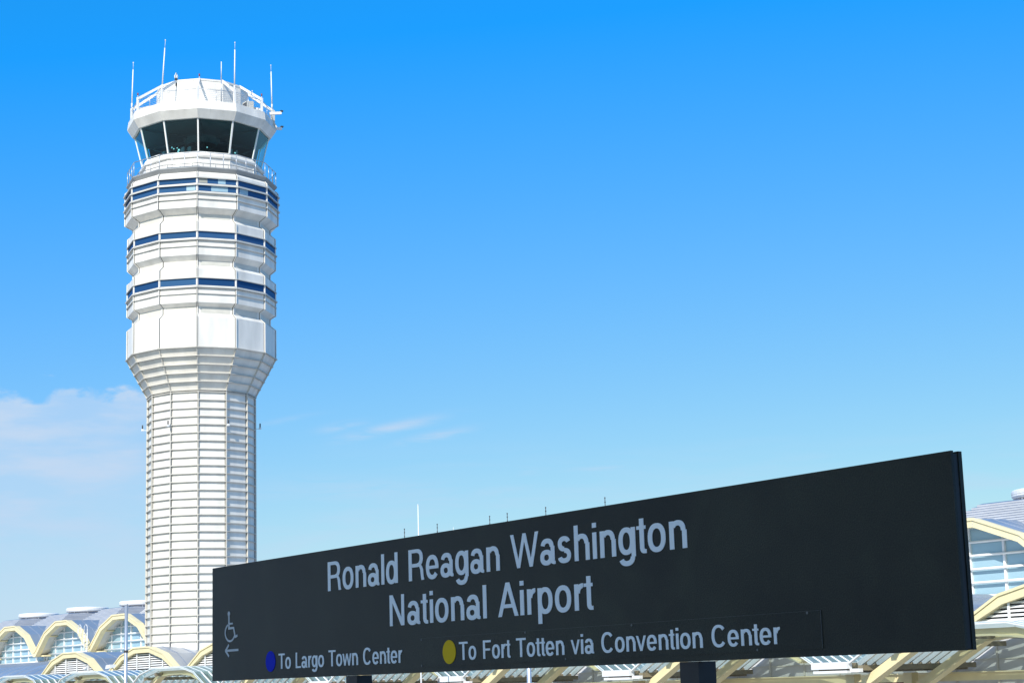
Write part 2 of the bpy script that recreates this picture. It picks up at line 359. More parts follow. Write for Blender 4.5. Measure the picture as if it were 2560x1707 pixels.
# cab sill wall with rolled coping
b = MB(); ring(b, 4.95, 42.0, 4.88, 43.05)
cop = [(4.86, 43.03), (5.02, 43.10), (5.06, 43.25), (5.0, 43.40), (4.84, 43.55), (4.80, 43.60)]
for (ra, za), (rb, zb) in zip(cop, cop[1:]): ring(b, ra, za, rb, zb)
ring(b, 4.80, 43.60, 4.2, 43.60)
cribs(b, [(4.95, 42.0), (4.88, 43.05)], .03, .06)
b.build('cab_sill', M['panel'], tower)
# cab glazing
for k in range(-6, 6):
    b = MB(); p0, p1 = tv(4.79, 43.58, k), tv(4.79, 43.58, k + 1); q0, q1 = tv(5.415, 46.12, k), tv(5.415, 46.12, k + 1)
    b.face([p0.lerp(p1, .012), p0.lerp(p1, .988), q0.lerp(q1, .988), q0.lerp(q1, .012)]); b.build('cab_window', M['cabglass'], tower)
for k in range(12):
    b = MB(); cribs(b, [(4.78, 43.58), (5.40, 46.14)], .07, .12, 0, [k]); b.build('cab_mullion', M['rib'], tower)
b = MB(); ring(b, 4.74, 43.56, 4.80, 43.64); ring(b, 5.36, 46.06, 5.42, 46.10); b.build('glazing_gasket', M['dark'], tower)
# inside the cab: floor, dark ceiling, ceiling beams, control desks, screens
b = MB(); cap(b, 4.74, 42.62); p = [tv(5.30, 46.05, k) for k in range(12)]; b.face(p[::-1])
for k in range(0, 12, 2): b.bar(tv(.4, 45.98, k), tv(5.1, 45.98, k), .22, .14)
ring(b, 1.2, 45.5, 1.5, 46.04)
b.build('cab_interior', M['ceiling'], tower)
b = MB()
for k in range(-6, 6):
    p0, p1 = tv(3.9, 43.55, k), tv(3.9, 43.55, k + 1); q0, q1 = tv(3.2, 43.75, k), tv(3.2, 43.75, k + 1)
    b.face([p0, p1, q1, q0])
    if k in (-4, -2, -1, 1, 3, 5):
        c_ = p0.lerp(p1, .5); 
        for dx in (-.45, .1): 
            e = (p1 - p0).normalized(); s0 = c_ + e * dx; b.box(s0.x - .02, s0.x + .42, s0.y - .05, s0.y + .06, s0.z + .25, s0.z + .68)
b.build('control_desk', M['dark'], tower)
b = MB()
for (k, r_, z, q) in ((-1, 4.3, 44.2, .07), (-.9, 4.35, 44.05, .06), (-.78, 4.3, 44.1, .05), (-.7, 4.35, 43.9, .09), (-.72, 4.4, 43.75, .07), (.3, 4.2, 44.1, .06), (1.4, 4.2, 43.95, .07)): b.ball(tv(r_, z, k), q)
b.build('glint_ball', M['white'], tower)  # white balls added to stand in for glints in the cab panes
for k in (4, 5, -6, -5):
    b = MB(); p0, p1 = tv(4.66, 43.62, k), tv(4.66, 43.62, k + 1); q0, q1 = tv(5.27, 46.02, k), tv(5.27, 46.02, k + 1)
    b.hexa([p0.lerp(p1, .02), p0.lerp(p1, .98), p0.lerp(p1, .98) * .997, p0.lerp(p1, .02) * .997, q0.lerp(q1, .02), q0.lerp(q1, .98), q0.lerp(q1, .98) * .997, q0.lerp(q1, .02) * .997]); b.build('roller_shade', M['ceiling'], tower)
# fascia and roof
b = MB()
ring(b, 5.30, 46.10, 5.60, 46.115); ring(b, 5.60, 46.115, 6.03, 46.765); ring(b, 6.03, 46.765, 5.94, 47.46); ring(b, 5.94, 47.46, 5.80, 47.50); cap(b, 5.80, 47.50)
cribs(b, [(5.60, 46.12), (6.03, 46.765), (5.94, 47.46)], .008, .03)
fa = b.build('roof_fascia', M['panel'], tower)
b = MB()
for k in range(12):
    for u in (.33, .66):
        for (ra, za, rb, zb) in ((5.60, 46.13, 6.03, 46.76), (6.03, 46.77, 5.94, 47.45)):
            a0 = tv(ra, za, k).lerp(tv(ra, za, k + 1), u); a1 = tv(rb, zb, k).lerp(tv(rb, zb, k + 1), u); b.bar(a0, a1, .012, .01)
b.build('seam', M['soffit'], fa)
b = MB(); ring(b, 3.7, 47.5, 3.7, 49.86); ring(b, 3.74, 49.86, 3.74, 50.0); ring(b, 3.7, 49.86, 3.74, 49.86); ring(b, 3.74, 50.0, 2.6, 50.22); cap(b, 2.6, 50.22)
ring(b, 3.705, 49.2, 3.72, 49.22); ring(b, 3.72, 49.22, 3.705, 49.24)
b.build('roof_drum', M['panel'], tower)
for k in range(12):
    b = MB(); b.bar(tv(3.6, 50.0, k), tv(5.7, 48.55, k), .11, .19); b.bar(tv(5.7, 47.5, k), tv(5.7, 48.66, k), .16, .16)
    if k in (2, 3, 9, 10): b.bar(tv(4.0, 48.25, k), tv(5.65, 47.7, k), .1, .16)
    b.build('roof_strut', M['rib'], tower)
b = MB()
for k in range(12):
    for i in range(6): b.tube(tv(5.7, 47.68 + .155 * i, k), tv(5.7, 47.68 + .155 * i, k + 1), .012 if i < 5 else .03, 5)
    for u in (.5,):
        p = tv(5.7, 47.5, k).lerp(tv(5.7, 47.5, k + 1), u); b.tube(p, p + Vector((0, 0, .97)), .025, 5)
b.build('roof_railing', M['steel'], tower)
def antenna(k, z0, zt, zb, r_=.055, rad=5.7, lean=0.):
    b = MB(); p = tv(rad, z0, k); q = tv(rad, zt, k) + rr * lean
    b.tube(p, p.lerp(q, .12), r_ * 1.25, 8); b.tube(p.lerp(q, .12), q, r_, 8, r2=r_ * .8); t = tv(rad, zb, k) + rr * lean * 1.2; b.tube(q, t, .014, 5); b.ball(t, .055)
    b.build('antenna', M['white'], tower)
antenna(-1, 48.6, 52.1, 52.75, lean=.2); antenna(1, 48.6, 52.0, 52.6, lean=.03); antenna(-3, 48.7, 52.0, 52.6, lean=.08); antenna(3, 48.7, 51.9, 52.45, lean=-.06)
b = MB(); p = tv(5.75, 47.5, .62); b.tube(p, p + Vector((0, 0, 2.05)), .05, 8, 1); b.tube(p + Vector((0, 0, 2.05)), p + Vector((0, 0, 3.3)), .035, 8, 0); b.build('antenna', [M['white'], M['steel']], tower)
b = MB(); p = tv(4.6, 48.6, 2.15); b.tube(p, p + Vector((0, 0, .9)), .014, 5); b.ball(p + Vector((0, 0, .95)), .05); b.build('antenna', M['white'], tower)
b = MB(); p = tv(3.75, 50.0, -1); b.tube(p - Vector((0, 0, .5)), p, .06, 6, 1); b.tube(p, p + Vector((0, 0, .12)), .12, 8, 1); b.lathe(p + Vector((0, 0, .12)), [(.1, 0), (.15, .08), (.15, .25), (.08, .36), (.06, .46), (.02, .5)], 10, 0); b.build('beacon', [M['white'], M['dark']], tower)
for k in (-2, 2, 0):
    b = MB(); p = tv(5.7, 48.66, k) if k else tv(3.7, 50.02, 0); b.tube(p, p + Vector((0, 0, .18)), .035, 6, 0); b.tube(p + Vector((0, 0, .18)), p + Vector((0, 0, .36)), .06, 6, 1); b.build('warning_light', [M['steel'], M['red']], tower)
b = MB(); p = tv(4.75, 47.9, 2.0, R(-6)); b.box(p.x - .4, p.x + .4, p.y - .3, p.y + .3, p.z - .35, p.z + .4); b.box(p.x - .3, p.x + .3, p.y - .33, p.y - .301, p.z - .25, p.z + .3, 1); b.build('air_conditioner', [M['soffit'], M['dark']], tower)
for (k, z, ln) in ((2.6, 47.9, 1.0), (2.95, 46.95, .9)):
    b = MB(); p = tv(5.6, z, k); q = tv(5.6 + ln, z + .05, k, R(2)); b.bar(p, q, .16, .2); b.box(q.x - .1, q.x + .1, q.y - .1, q.y + .1, q.z + .1, q.z + .22, 1); b.build('camera_arm', [M['white'], M['dark']], tower)
b = MB(); p = tv(5.8, 47.5, 2.85); b.box(p.x - .12, p.x + .12, p.y - .12, p.y + .12, p.z - .1, p.z + .9); b.bar(p, p + Vector((.1, .3, -.6)), .12, .12); b.build('equipment_box', M['soffit'], tower)
for k in (-3, -1, 1, 3):
    b = MB(); a = A0 + R(30) * k; d = dc * math.cos(a) + rr * math.sin(a); p = tv(RS + .1, 21.75 + (.05 if abs(k) == 1 else .3), k)
    b.bar(p, p + d * .36, .05, .04); b.box(p.x + d.x * .36 - .07, p.x + d.x * .36 + .07, p.y + d.y * .36 - .07, p.y + d.y * .36 + .07, p.z - .05, p.z + .12)
    q = p + d * .36; b.tube(q + Vector((0, 0, .12)), q + Vector((0, 0, .42)), .055, 8, 1); b.build('obstruction_light', [M['white'], M['dark']], tower)

# ------------------------------------------------------------------ terminal hall
HX = -110.0
hall = thing('terminal_building', 'long airport terminal hall with yellow scalloped arches, domed metal roof and glass wall', 'terminal', (HX, 70, GZ))
HO = (HX, 70, GZ)
W = 13.05; YF, YG = 70.0, 71.3
OUT = [(-6.525, 5.92), (-6.3, 6.0), (-4.05, 7.75), (-1.35, 8.7), (1.35, 8.7), (4.05, 7.75), (6.3, 6.0), (6.525, 5.92)]
def offset(poly, d):
    res = []
    for i, p in enumerate(poly):
        def nrm(a, c): 
            dx, dz = c[0] - a[0], c[1] - a[1]; l = math.hypot(dx, dz); return (dz / l, -dx / l)
        n0 = nrm(poly[i - 1], p) if i else nrm(p, poly[1]); n1 = nrm(p, poly[i + 1]) if i < len(poly) - 1 else n0
        m_ = (n0[0] + n1[0], n0[1] + n1[1]); k = d * 2 / max((m_[0] ** 2 + m_[1] ** 2), 1.2)
        res.append((p[0] + m_[0] * k, p[1] + m_[1] * k))
    return res
INN = offset(OUT, .43); INN[0] = (-6.525, 5.45); INN[-1] = (6.525, 5.45); INN[1] = (-6.25, 5.46); INN[-2] = (6.25, 5.46)
LIP = offset(OUT, .10); LIP[0] = (-6.525, 5.82); LIP[-1] = (6.525, 5.82)
def at(poly, xc): return [(x + xc, z) for x, z in poly]
def lerp_s(zz):
    tab = [(6.0, 6.5), (7.2, 5.6), (8.5, 4.1), (9.94, 2.3)]
    for (za, sa), (zb, sb) in zip(tab, tab[1:]):
        if zz <= zb: return sa + (sb - sa) * (zz - za) / (zb - za)
    return 2.3
def bay(xc, glass_to=None):
    yc = YF + 8.4
    # stepped dome + front barrel
    b = MB(); N = 27; dz = (9.94 - 6.0) / N
    def sq(s, z): return [(xc - s, max(yc - s * 1.28, YG + .14), z), (xc + s, max(yc - s * 1.28, YG + .14), z), (xc + s, yc + s, z), (xc - s, yc + s, z)]
    for i in range(N):
        z0 = 6.0 + dz * i; s0 = lerp_s(z0); s1 = lerp_s(z0 + dz)
        a = sq(s0 + .03, z0 - .01); c = sq(s0 + .03, z0 + dz * .5); e = sq(s1 + .0, z0 + dz)
        for k in range(4):
            j = (k + 1) % 4; b.face([a[k], a[j], c[j], c[k]], 1); b.face([c[k], c[j], e[j], e[k]], 0)
    b.face(sq(2.3, 9.94))
    b.build('roof_dome', [M['zinc'], M['riser_lit']], hall, HO)
    b = MB(); b.strip_xz(at(OUT, xc), at(offset(OUT, .12)[:1] + offset(OUT, .12)[1:], xc), YF + .52, YF + 4.2)
    for k in range(1, 4):
        b2 = offset(OUT, -.03); b.strip_xz(at(b2, xc), at(OUT, xc), YF + .5 + k * .95, YF + .5 + k * .95 + .05)
    b.build('arch_roof', M['blueroof'], hall, HO)
    # yellow arch
    b = MB(); b.strip_xz(at(OUT, xc), at(INN, xc), YF, YF + .5); b.strip_xz(at(offset(OUT, -.03), xc), at(LIP, xc), YF - .07, YF - .004)
    for k in (2, 3, 4, 5):
        o_, i_ = offset(OUT, -.03)[k], INN[k]; b.bar((xc + o_[0], YF - .004, o_[1] - .1), (xc + i_[0], YF - .004, i_[1] + .02), .035, .006, (0, 1, 0), 1)
    ab = b.build('arch_beam', [M['yellow'], M['trim']], hall, HO)
    b = MB(); b.strip_xz(at(offset(INN, -.10), xc), at(offset(INN, -.04), xc), YF + .505, YG + .1); b.build('soffit', M['soffit'], ab, HO)
    b = MB(); I2 = offset(INN, .03)
    for k in (2, 3, 4, 5):
        x, z = INN[k]; sgn = 1 if x > 0 else -1
        b.box(xc + x - .16, xc + x + .16, YF + .506, YG - .05, z - .06, z + .05)
    for s_ in (-1, 1): b.box(xc + s_ * 5.75 - .5, xc + s_ * 5.75 + .5, YF + .508, YG - .02, 5.47, 5.60)
    b.build('rib', M['yellow'], ab, HO)
    # glass wall and its grid
    poly = [(xc - 6.52, 4.97), (xc + 6.52, 4.97)] + [(x + xc, z + .08) for x, z in INN[::-1]]
    b = MB(); b.prism_xz(poly, YG, YG + .06); g = b.build('glass_wall', M['hallglass'], hall, HO)
    def zin(u):
        for (xa, za), (xb, zb) in zip(INN, INN[1:]):
            if xa <= u <= xb: return za + (zb - za) * (u - xa) / max(xb - xa, 1e-6)
        return 5.45
    b = MB()
    for i in range(-3, 4):
        u = i * 2.07; b.box(xc + u - .06, xc + u + .06, YG - .12, YG - .005, 4.9, zin(u) + .05)
    for i in range(0, 6):
        z = 5.02 + i * .655
        us = [u / 50. for u in range(-326, 327) if zin(u / 50.) > z + .05]
        if not us: continue
        b.tube((xc + us[0], YG - .19, z), (xc + us[-1], YG - .19, z), .062, 8)
    b.box(xc - 6.52, xc + 6.52, YG - .14, YG - .003, 4.72, 4.93)
    b.build('mullion_grid', M['white'], g, HO)
    # cupola
    b = MB(); b.tube((xc, yc, 9.90), (xc, yc, 10.12), 1.85, 40, 1)
    for k in range(8):
        a = 2 * math.pi * (k + .5) / 8; b.box(xc + 1.9 * math.cos(a) - .04, xc + 1.9 * math.cos(a) + .04, yc + 1.9 * math.sin(a) - .04, yc + 1.9 * math.sin(a) + .04, 9.7, 10.16, 0)
    b.lathe((xc, yc, 0), [(1.9, 10.12), (2.12, 10.15), (2.2, 10.25), (2.2, 10.33), (2.16, 10.34), (2.2, 10.36), (2.2, 10.5), (2.12, 10.58), (.3, 10.72)], 48, 0)
    b.build('cupola', [M['white'], M['zinc']], hall, HO)
LEFT = [-192.45 + W * i for i in range(8)]          # ... -179.4, -166.35, -153.3 ...
RIGHT = [-83.8 + W * i for i in range(5)]           # ... -57.7, -44.65
for xc in LEFT + RIGHT: bay(xc)
# the flat-roofed link between the two runs of bays
b = MB(); b.box(-94.55, -90.35, 70.2, 83, 4.9, 8.9); b.build('link_block', M['wallgrey'], hall, HO)
b = MB(); b.box(-120, -86, 75.4, 77.6, 9.0, 11.7); b.box(-120.2, -85.8, 75.2, 77.8, 11.7, 11.9); b.build('roof_monitor', M['zinc'], hall, HO)
b = MB(); b.box(-198.9, -25.0, 71.6, 84, GZ, 4.7); b.box(-198.9, -25.0, 72.6, 83.0, 4.7, 5.9); b.build('hall_body', M['wallgrey'], hall, HO)
for x, zt in ((-116., 13.4), (-111.53, 13.38), (-104.84, 13.37), (-102.71, 13.38), (-98.24, 13.38), (-91.81, 13.42)):
    b = MB(); b.tube((x, 76.5, 11.88), (x, 76.5, zt), .028, 6); b.ball((x, 76.5, zt), .05)
    for q in range(4): b.tube((x, 76.5, 12.2 + q * .3), (x, 76.5, 12.26 + q * .3), .05, 6)
    b.build('lightning_rod', M['dark'], hall, HO)
b = MB(); b.tube((-109.44, 76.5, 11.88), (-109.44, 76.5, 12.99), .03, 6, r2=.012); b.build('lightning_rod', M['white'], hall, HO)
# lower roof with seams
LR = [(60.5, 3.15), (61.6, 3.78), (63.2, 4.30), (66.5, 4.72), (71.4, 4.95)]
b = MB()
for (ya, za), (yb, zb) in zip(LR, LR[1:]): b.face([(-198.9, ya, za), (-25, ya, za), (-25, yb, zb), (-198.9, yb, zb)])
x = -198.5
while x < -25:
    for (ya, za), (yb, zb) in zip(LR, LR[1:]): b.bar((x, ya, za + .015), (x, yb, zb + .015), .05, .05)
    x += 2.175
b.build('lower_roof', M['blueroof'], hall, HO)
# lower arches with louvres
LO = [(-5.75, 3.38), (-3.65, 4.5), (-1.32, 5.03), (1.32, 5.03), (3.65, 4.5), (5.75, 3.38)]
LI = offset(LO, .42); LI[0] = (-5.1, 3.38); LI[-1] = (5.1, 3.38)
LOW = [-140.75 + 13.4 * i for i in range(3)] + [-43.7 - 13.05 * i for i in range(4, -2, -1)]
for xc in LOW:
    if xc < -200: continue
    b = MB(); b.strip_xz(at(LO, xc), at(LI, xc), 60.0, 60.5); b.strip_xz(at(offset(LO, -.03), xc), at(offset(LO, .08), xc), 59.94, 59.996)
    la = b.build('lower_arch', M['yellow'], hall, HO)
    b = MB(); b.strip_xz(at(offset(LO, .02), xc), at(offset(LO, .12), xc), 60.503, 69.5)
    for k in range(6): b.strip_xz(at(offset(LO, -.02), xc), at(offset(LO, .02), xc), 61.2 + k * 1.3, 61.25 + k * 1.3)
    b.build('dormer_roof', M['blueroof'], la, HO)
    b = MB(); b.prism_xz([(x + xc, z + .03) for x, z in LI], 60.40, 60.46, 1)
    def zl(u):
        for (xa, za), (xb, zb) in zip(LI, LI[1:]):
            if xa <= u <= xb: return za + (zb - za) * (u - xa) / (xb - xa)
        return 3.3
    z = 3.45
    while z < 4.6:
        us = [u / 50. for u in range(-255, 256) if zl(u / 50.) > z + .02]
        if us: b.hexa([(xc + us[0], 60.22, z), (xc + us[-1], 60.22, z), (xc + us[-1], 60.25, z + .02), (xc + us[0], 60.25, z + .02), (xc + us[0], 60.30, z + .10), (xc + us[-1], 60.30, z + .10), (xc + us[-1], 60.33, z + .09), (xc + us[0], 60.33, z + .09)], 0)
        z += .165
    for u in (-3.3, -1.1, 1.1, 3.3): b.box(xc + u - .05, xc + u + .05, 60.15, 60.21, 3.35, zl(u))
    b.build('louver', [M['white'], M['louver_back']], la, HO)
# front wall below the lower roof
b = MB(); b.box(-198.9, -25, 60.42, 61.4, GZ, 3.2); b.build('front_wall', M['wallgrey'], hall, HO)
b = MB(); x = -198
while x < -25:
    b.box(x - .04, x + .04, 60.36, 60.418, GZ, 3.2); x += 2.175
for z in (1.95, .45, -1.0, -2.5, -4.0): b.box(-198.9, -25, 60.38, 60.417, z - .025, z + .025)
b.build('panel_joint', M['soffit'], hall, HO)
b = MB()
for xc in RIGHT: 
    b.box(xc - 7.2, xc - 1.2, 60.2, 60.35, 1.22, 1.34)
b.build('door_head', M['white'], hall, HO)
b = MB(); b.box(-55.58, -55.0, 60.15, 60.30, .3, 1.17, 1); b.box(-54.95, -52.5, 60.15, 60.30, .3, 1.15, 0); b.build('wall_sign', [M['maroon'], M['bluepanel']], hall, HO)
# caged roof ladder in the valley
b = MB()
for x in (-159.95, -159.25): b.tube((x, 69.6, 4.95), (x, 69.6, 7.35), .045, 6)
z = 5.1
while z < 7.3: b.tube((-159.95, 69.6, z), (-159.25, 69.6, z), .025, 5); z += .3
for (x, y) in ((-159.95, 69.6), (-159.25, 69.6), (-159.95, 69.0), (-159.25, 69.0)):
    b.tube((x, y, 6.9), (x, y, 7.7), .03, 5)
for y in (69.6, 69.0):
    pts = [(-159.6 + .35 * math.cos(math.pi * k / 8), y, 7.7 + .35 * math.sin(math.pi * k / 8)) for k in range(9)]
    for p, q in zip(pts, pts[1:]): b.tube(p, q, .03, 5)
for z in (6.9, 7.3, 7.7): b.tube((-159.95, 69.0, z), (-159.25, 69.0, z), .025, 5)
b.build('roof_ladder', M['white'], hall, HO)
b = MB()
for dx in (0, .5):
    b.tube((-155.6 + dx, 73.0, 8.8), (-155.0 + dx, 74.6, 10.0), .03, 5); b.tube((-155.0 + dx, 74.6, 9.6), (-155.0 + dx, 74.6, 10.5), .03, 5)
b.build('handrail', M['white'], hall, HO)

# ------------------------------------------------------------------ glass canopy in front of the hall
CO = (-100, 57, GZ)
can = thing('glass_canopy', 'row of folded glass canopy vaults on yellow beams along the terminal front', 'canopy', CO)
CV = [(-5.55, 1.98), (-3.9, 2.86), (-2.1, 3.22), (2.1, 3.22), (3.9, 2.86), (5.55, 1.98)]
Y0, Y1 = 53.0, 60.1
CX = [-43.7 - 13.05 * i for i in range(12, -2, -1)]
for xc in CX:
    b = MB(); G = at(CV, xc)
    for (xa, za), (xb, zb) in zip(G, G[1:]):
        ya = Y0
        b.face([(xa, ya, za), (xb, ya, zb), (xb, Y1, zb), (xa, Y1, za)])
    gl = b.build('glass_vault', M['roofglass'], can, CO)
    n = 14
    for k in range(n):
        b = MB(); y = Y0 + .08 + (Y1 - Y0 - .1) * k / (n - 1)
        for (xa, za), (xb, zb) in zip(G, G[1:]): hh = .20 if k else .06; b.bar((xa, y, za - .01 - hh / 2), (xb, y, zb - .01 - hh / 2), .12, hh); b.bar((xa, y, za + .015), (xb, y, zb + .015), .035, .03)
        b.build('rafter', M['white'], gl, CO)
    for (px_, pz_) in ((-5.2, 1.86), (-3.6, 2.66), (-2.0, 2.92)):
        b = MB(); b.box(xc + px_ - .13, xc + px_ + .13, Y0 + .3, Y1 - .02, pz_ - .22, pz_ - .02); b.build('purlin', M['gutter'], can, CO)
    # yellow ribs carrying the vault
    RBo = [(-6.3, .95), (-2.4, 2.98), (-.9, 3.12), (.9, 3.12), (2.4, 2.98), (4.3, 2.36)]
    for y in (53.8, 57.4):
        b = MB(); b.strip_xz(at(RBo, xc), at(offset(RBo, .34), xc), y, y + .26); b.strip_xz(at(offset(RBo, .30), xc), at(offset(RBo, .38), xc), y - .1, y + .36 - .002)
        b.build('arch_rib', M['yellow'], can, CO)
    # gutter along the valley with its pale end box
    xg = xc - W / 2
    b = MB(); b.box(xg - .85, xg + .85, Y0 + .25, Y1, 1.62, 1.93, 1)
    k = Y0 + .5
    while k < Y1: b.box(xg - .95, xg + .95, k, k + .06, 1.56, 1.95, 1); k += .55
    b.box(xg - .95, xg + .95, Y0 - .06, Y0 + .24, 1.72, 1.99, 0); b.box(xg - .9, xg + .9, Y0 - .01, Y0 + .2, 1.56, 1.66, 0); b.box(xg + 1.0, xg + 1.5, Y0 + .05, Y0 + .25, 1.58, 1.72, 0)
    b.build('gutter', [M['white'], M['gutter']], can, CO)
    b = MB(); b.box(xg - .22, xg + .22, 54.1, 54.5, GZ, 1.5); b.box(xg - .22, xg + .22, 57.5, 57.9, GZ, 1.5); b.build('column', M['yellow'], can, CO)
b = MB(); b.box(CX[0] - 6.5, CX[-1] + 6.5, 58.4, 58.65, 1.12, 1.42); b.box(CX[0] - 6.5, CX[-1] + 6.5, 58.3, 58.75, 1.43, 1.47); b.build('long_beam', M['yellow'], can, CO)

# ------------------------------------------------------------------ poles, floodlight, globe
def pole(x, y, zt, label, grp):
    t = thing('steel_pole', label, 'pole', (x, y, GZ), 0, grp); O = (x, y, GZ)
    b = MB(); b.tube((x, y, GZ + .3), (x, y, zt), .105, 20, r2=.095); b.build('shaft', M['steel'], t, O)
    b = MB(); b.box(x - .25, x + .25, y - .25, y + .25, GZ + .01, GZ + .05); b.tube((x, y, GZ + .05), (x, y, GZ + .35), .15, 16); b.build('base', M['steel'], t, O)
    b = MB(); b.tube((x, y, 3.95), (x, y, 4.07), .125, 16); b.bar((x - .25, y, 4.02), (x + .25, y, 4.02), .06, .07); b.build('collar', M['dark'], t, O)
    b = MB(); b.tube((x, y, zt), (x, y, zt + .04), .105, 16); b.build('cap', M['steel'], t, O)
pole(-97.52, 45, 6.66, 'slim pale steel pole standing in front of the terminal left of the tower', 'pale steel poles')
pole(-59.25, 45, 5.2, 'pale steel pole seen below the black sign between its two posts', 'pale steel poles')
b = MB(); b.tube((-74.6, 50, GZ), (-74.55, 50, 10.4), .06, 10, r2=.022); b.ball((-74.55, 50, 10.4), .035)
fp = b.build('flagpole', M['white']); tag(fp, 'thin bright white pole rising behind the top edge of the black sign', 'flagpole')
t = thing('floodlight', 'small white floodlight on a short pole on the glass canopy', 'floodlight', (-123.4, 56, 3.2)); O = (-123.4, 56, 3.2)
b = MB(); b.tube((-123.4, 56, 2.9), (-123.4, 56, 3.4), .03, 6); b.bar((-123.4, 56, 3.4), (-123.4, 55.85, 3.52), .06, .05); b.build('stem', M['steel'], t, O)
b = MB(); b.hexa([(-123.75, 55.5, 3.42), (-123.05, 55.5, 3.46), (-123.05, 55.95, 3.52), (-123.75, 55.95, 3.48), (-123.75, 55.55, 3.68), (-123.05, 55.55, 3.72), (-123.05, 56.0, 3.72), (-123.75, 56.0, 3.68)]); b.build('housing', M['white'], t, O)
b = MB(); b.ball((-126.2, 55, 3.52), .14, 0, 16); b.tube((-126.2, 55, 3.2), (-126.2, 55, 3.42), .03, 6)
tag(b.build('globe_lamp', M['white']), 'small white globe on the glass canopy below the first low arch', 'lamp')

# ------------------------------------------------------------------ station sign
SGN = thing('station_sign', 'long black airport station name sign with pale lettering on two posts', 'sign', (-8.72893, 4.52256, 0), R(-2.45))
SL = 5.2085; ZB, ZT = 1.6525, 2.246
b = MB(); b.box(0, SL, 0, .010, ZB, ZT); b.build('front_panel', M['signblack'], SGN)
b = MB(); b.box(.012, SL - .002, .0105, .030, ZB + .004, ZT - .008); b.build('core', M['signpost'], SGN)
b = MB(); b.box(0.004, SL + .001, .0305, .046, ZB + .001, ZT - .001); b.build('back_panel', M['signblack'], SGN)
b = MB(); b.box(2.118, 4.611, -.0035, -.0002, 1.6765, 1.7985); b.build('line_panel', M['signblack'], SGN)
b = MB(); b.box(2.118, 4.6116, -.0036, -.0005, 1.7985, 1.7989); b.box(4.6110, 4.6116, -.0036, -.0005, 1.6765, 1.7984); b.build('line_panel_edge', M['faint'], SGN)  # pale slivers paint the light along the panel's top and right edges
for (sx_, sz_) in ((2.135, 1.793), (2.93, 1.793), (3.62, 1.793), (4.55, 1.793), (2.135, 1.682), (3.2, 1.682), (4.3, 1.682)):
    b = MB(); b.tube((sx_, -.0034, sz_), (sx_, -.0052, sz_), .0045, 10); b.build('screw', M['faint'], SGN)
for s0 in (1.432, 3.868):
    b = MB(); b.box(s0, s0 + .102, .0113, .092, 0.012, ZB - .0006); po = b.build('post', M['signpost'], SGN)
    b = MB(); b.box(s0 - .05, s0 + .152, -.03, .15, 0.0005, .0118); b.build('base_plate', M['signpost'], po)

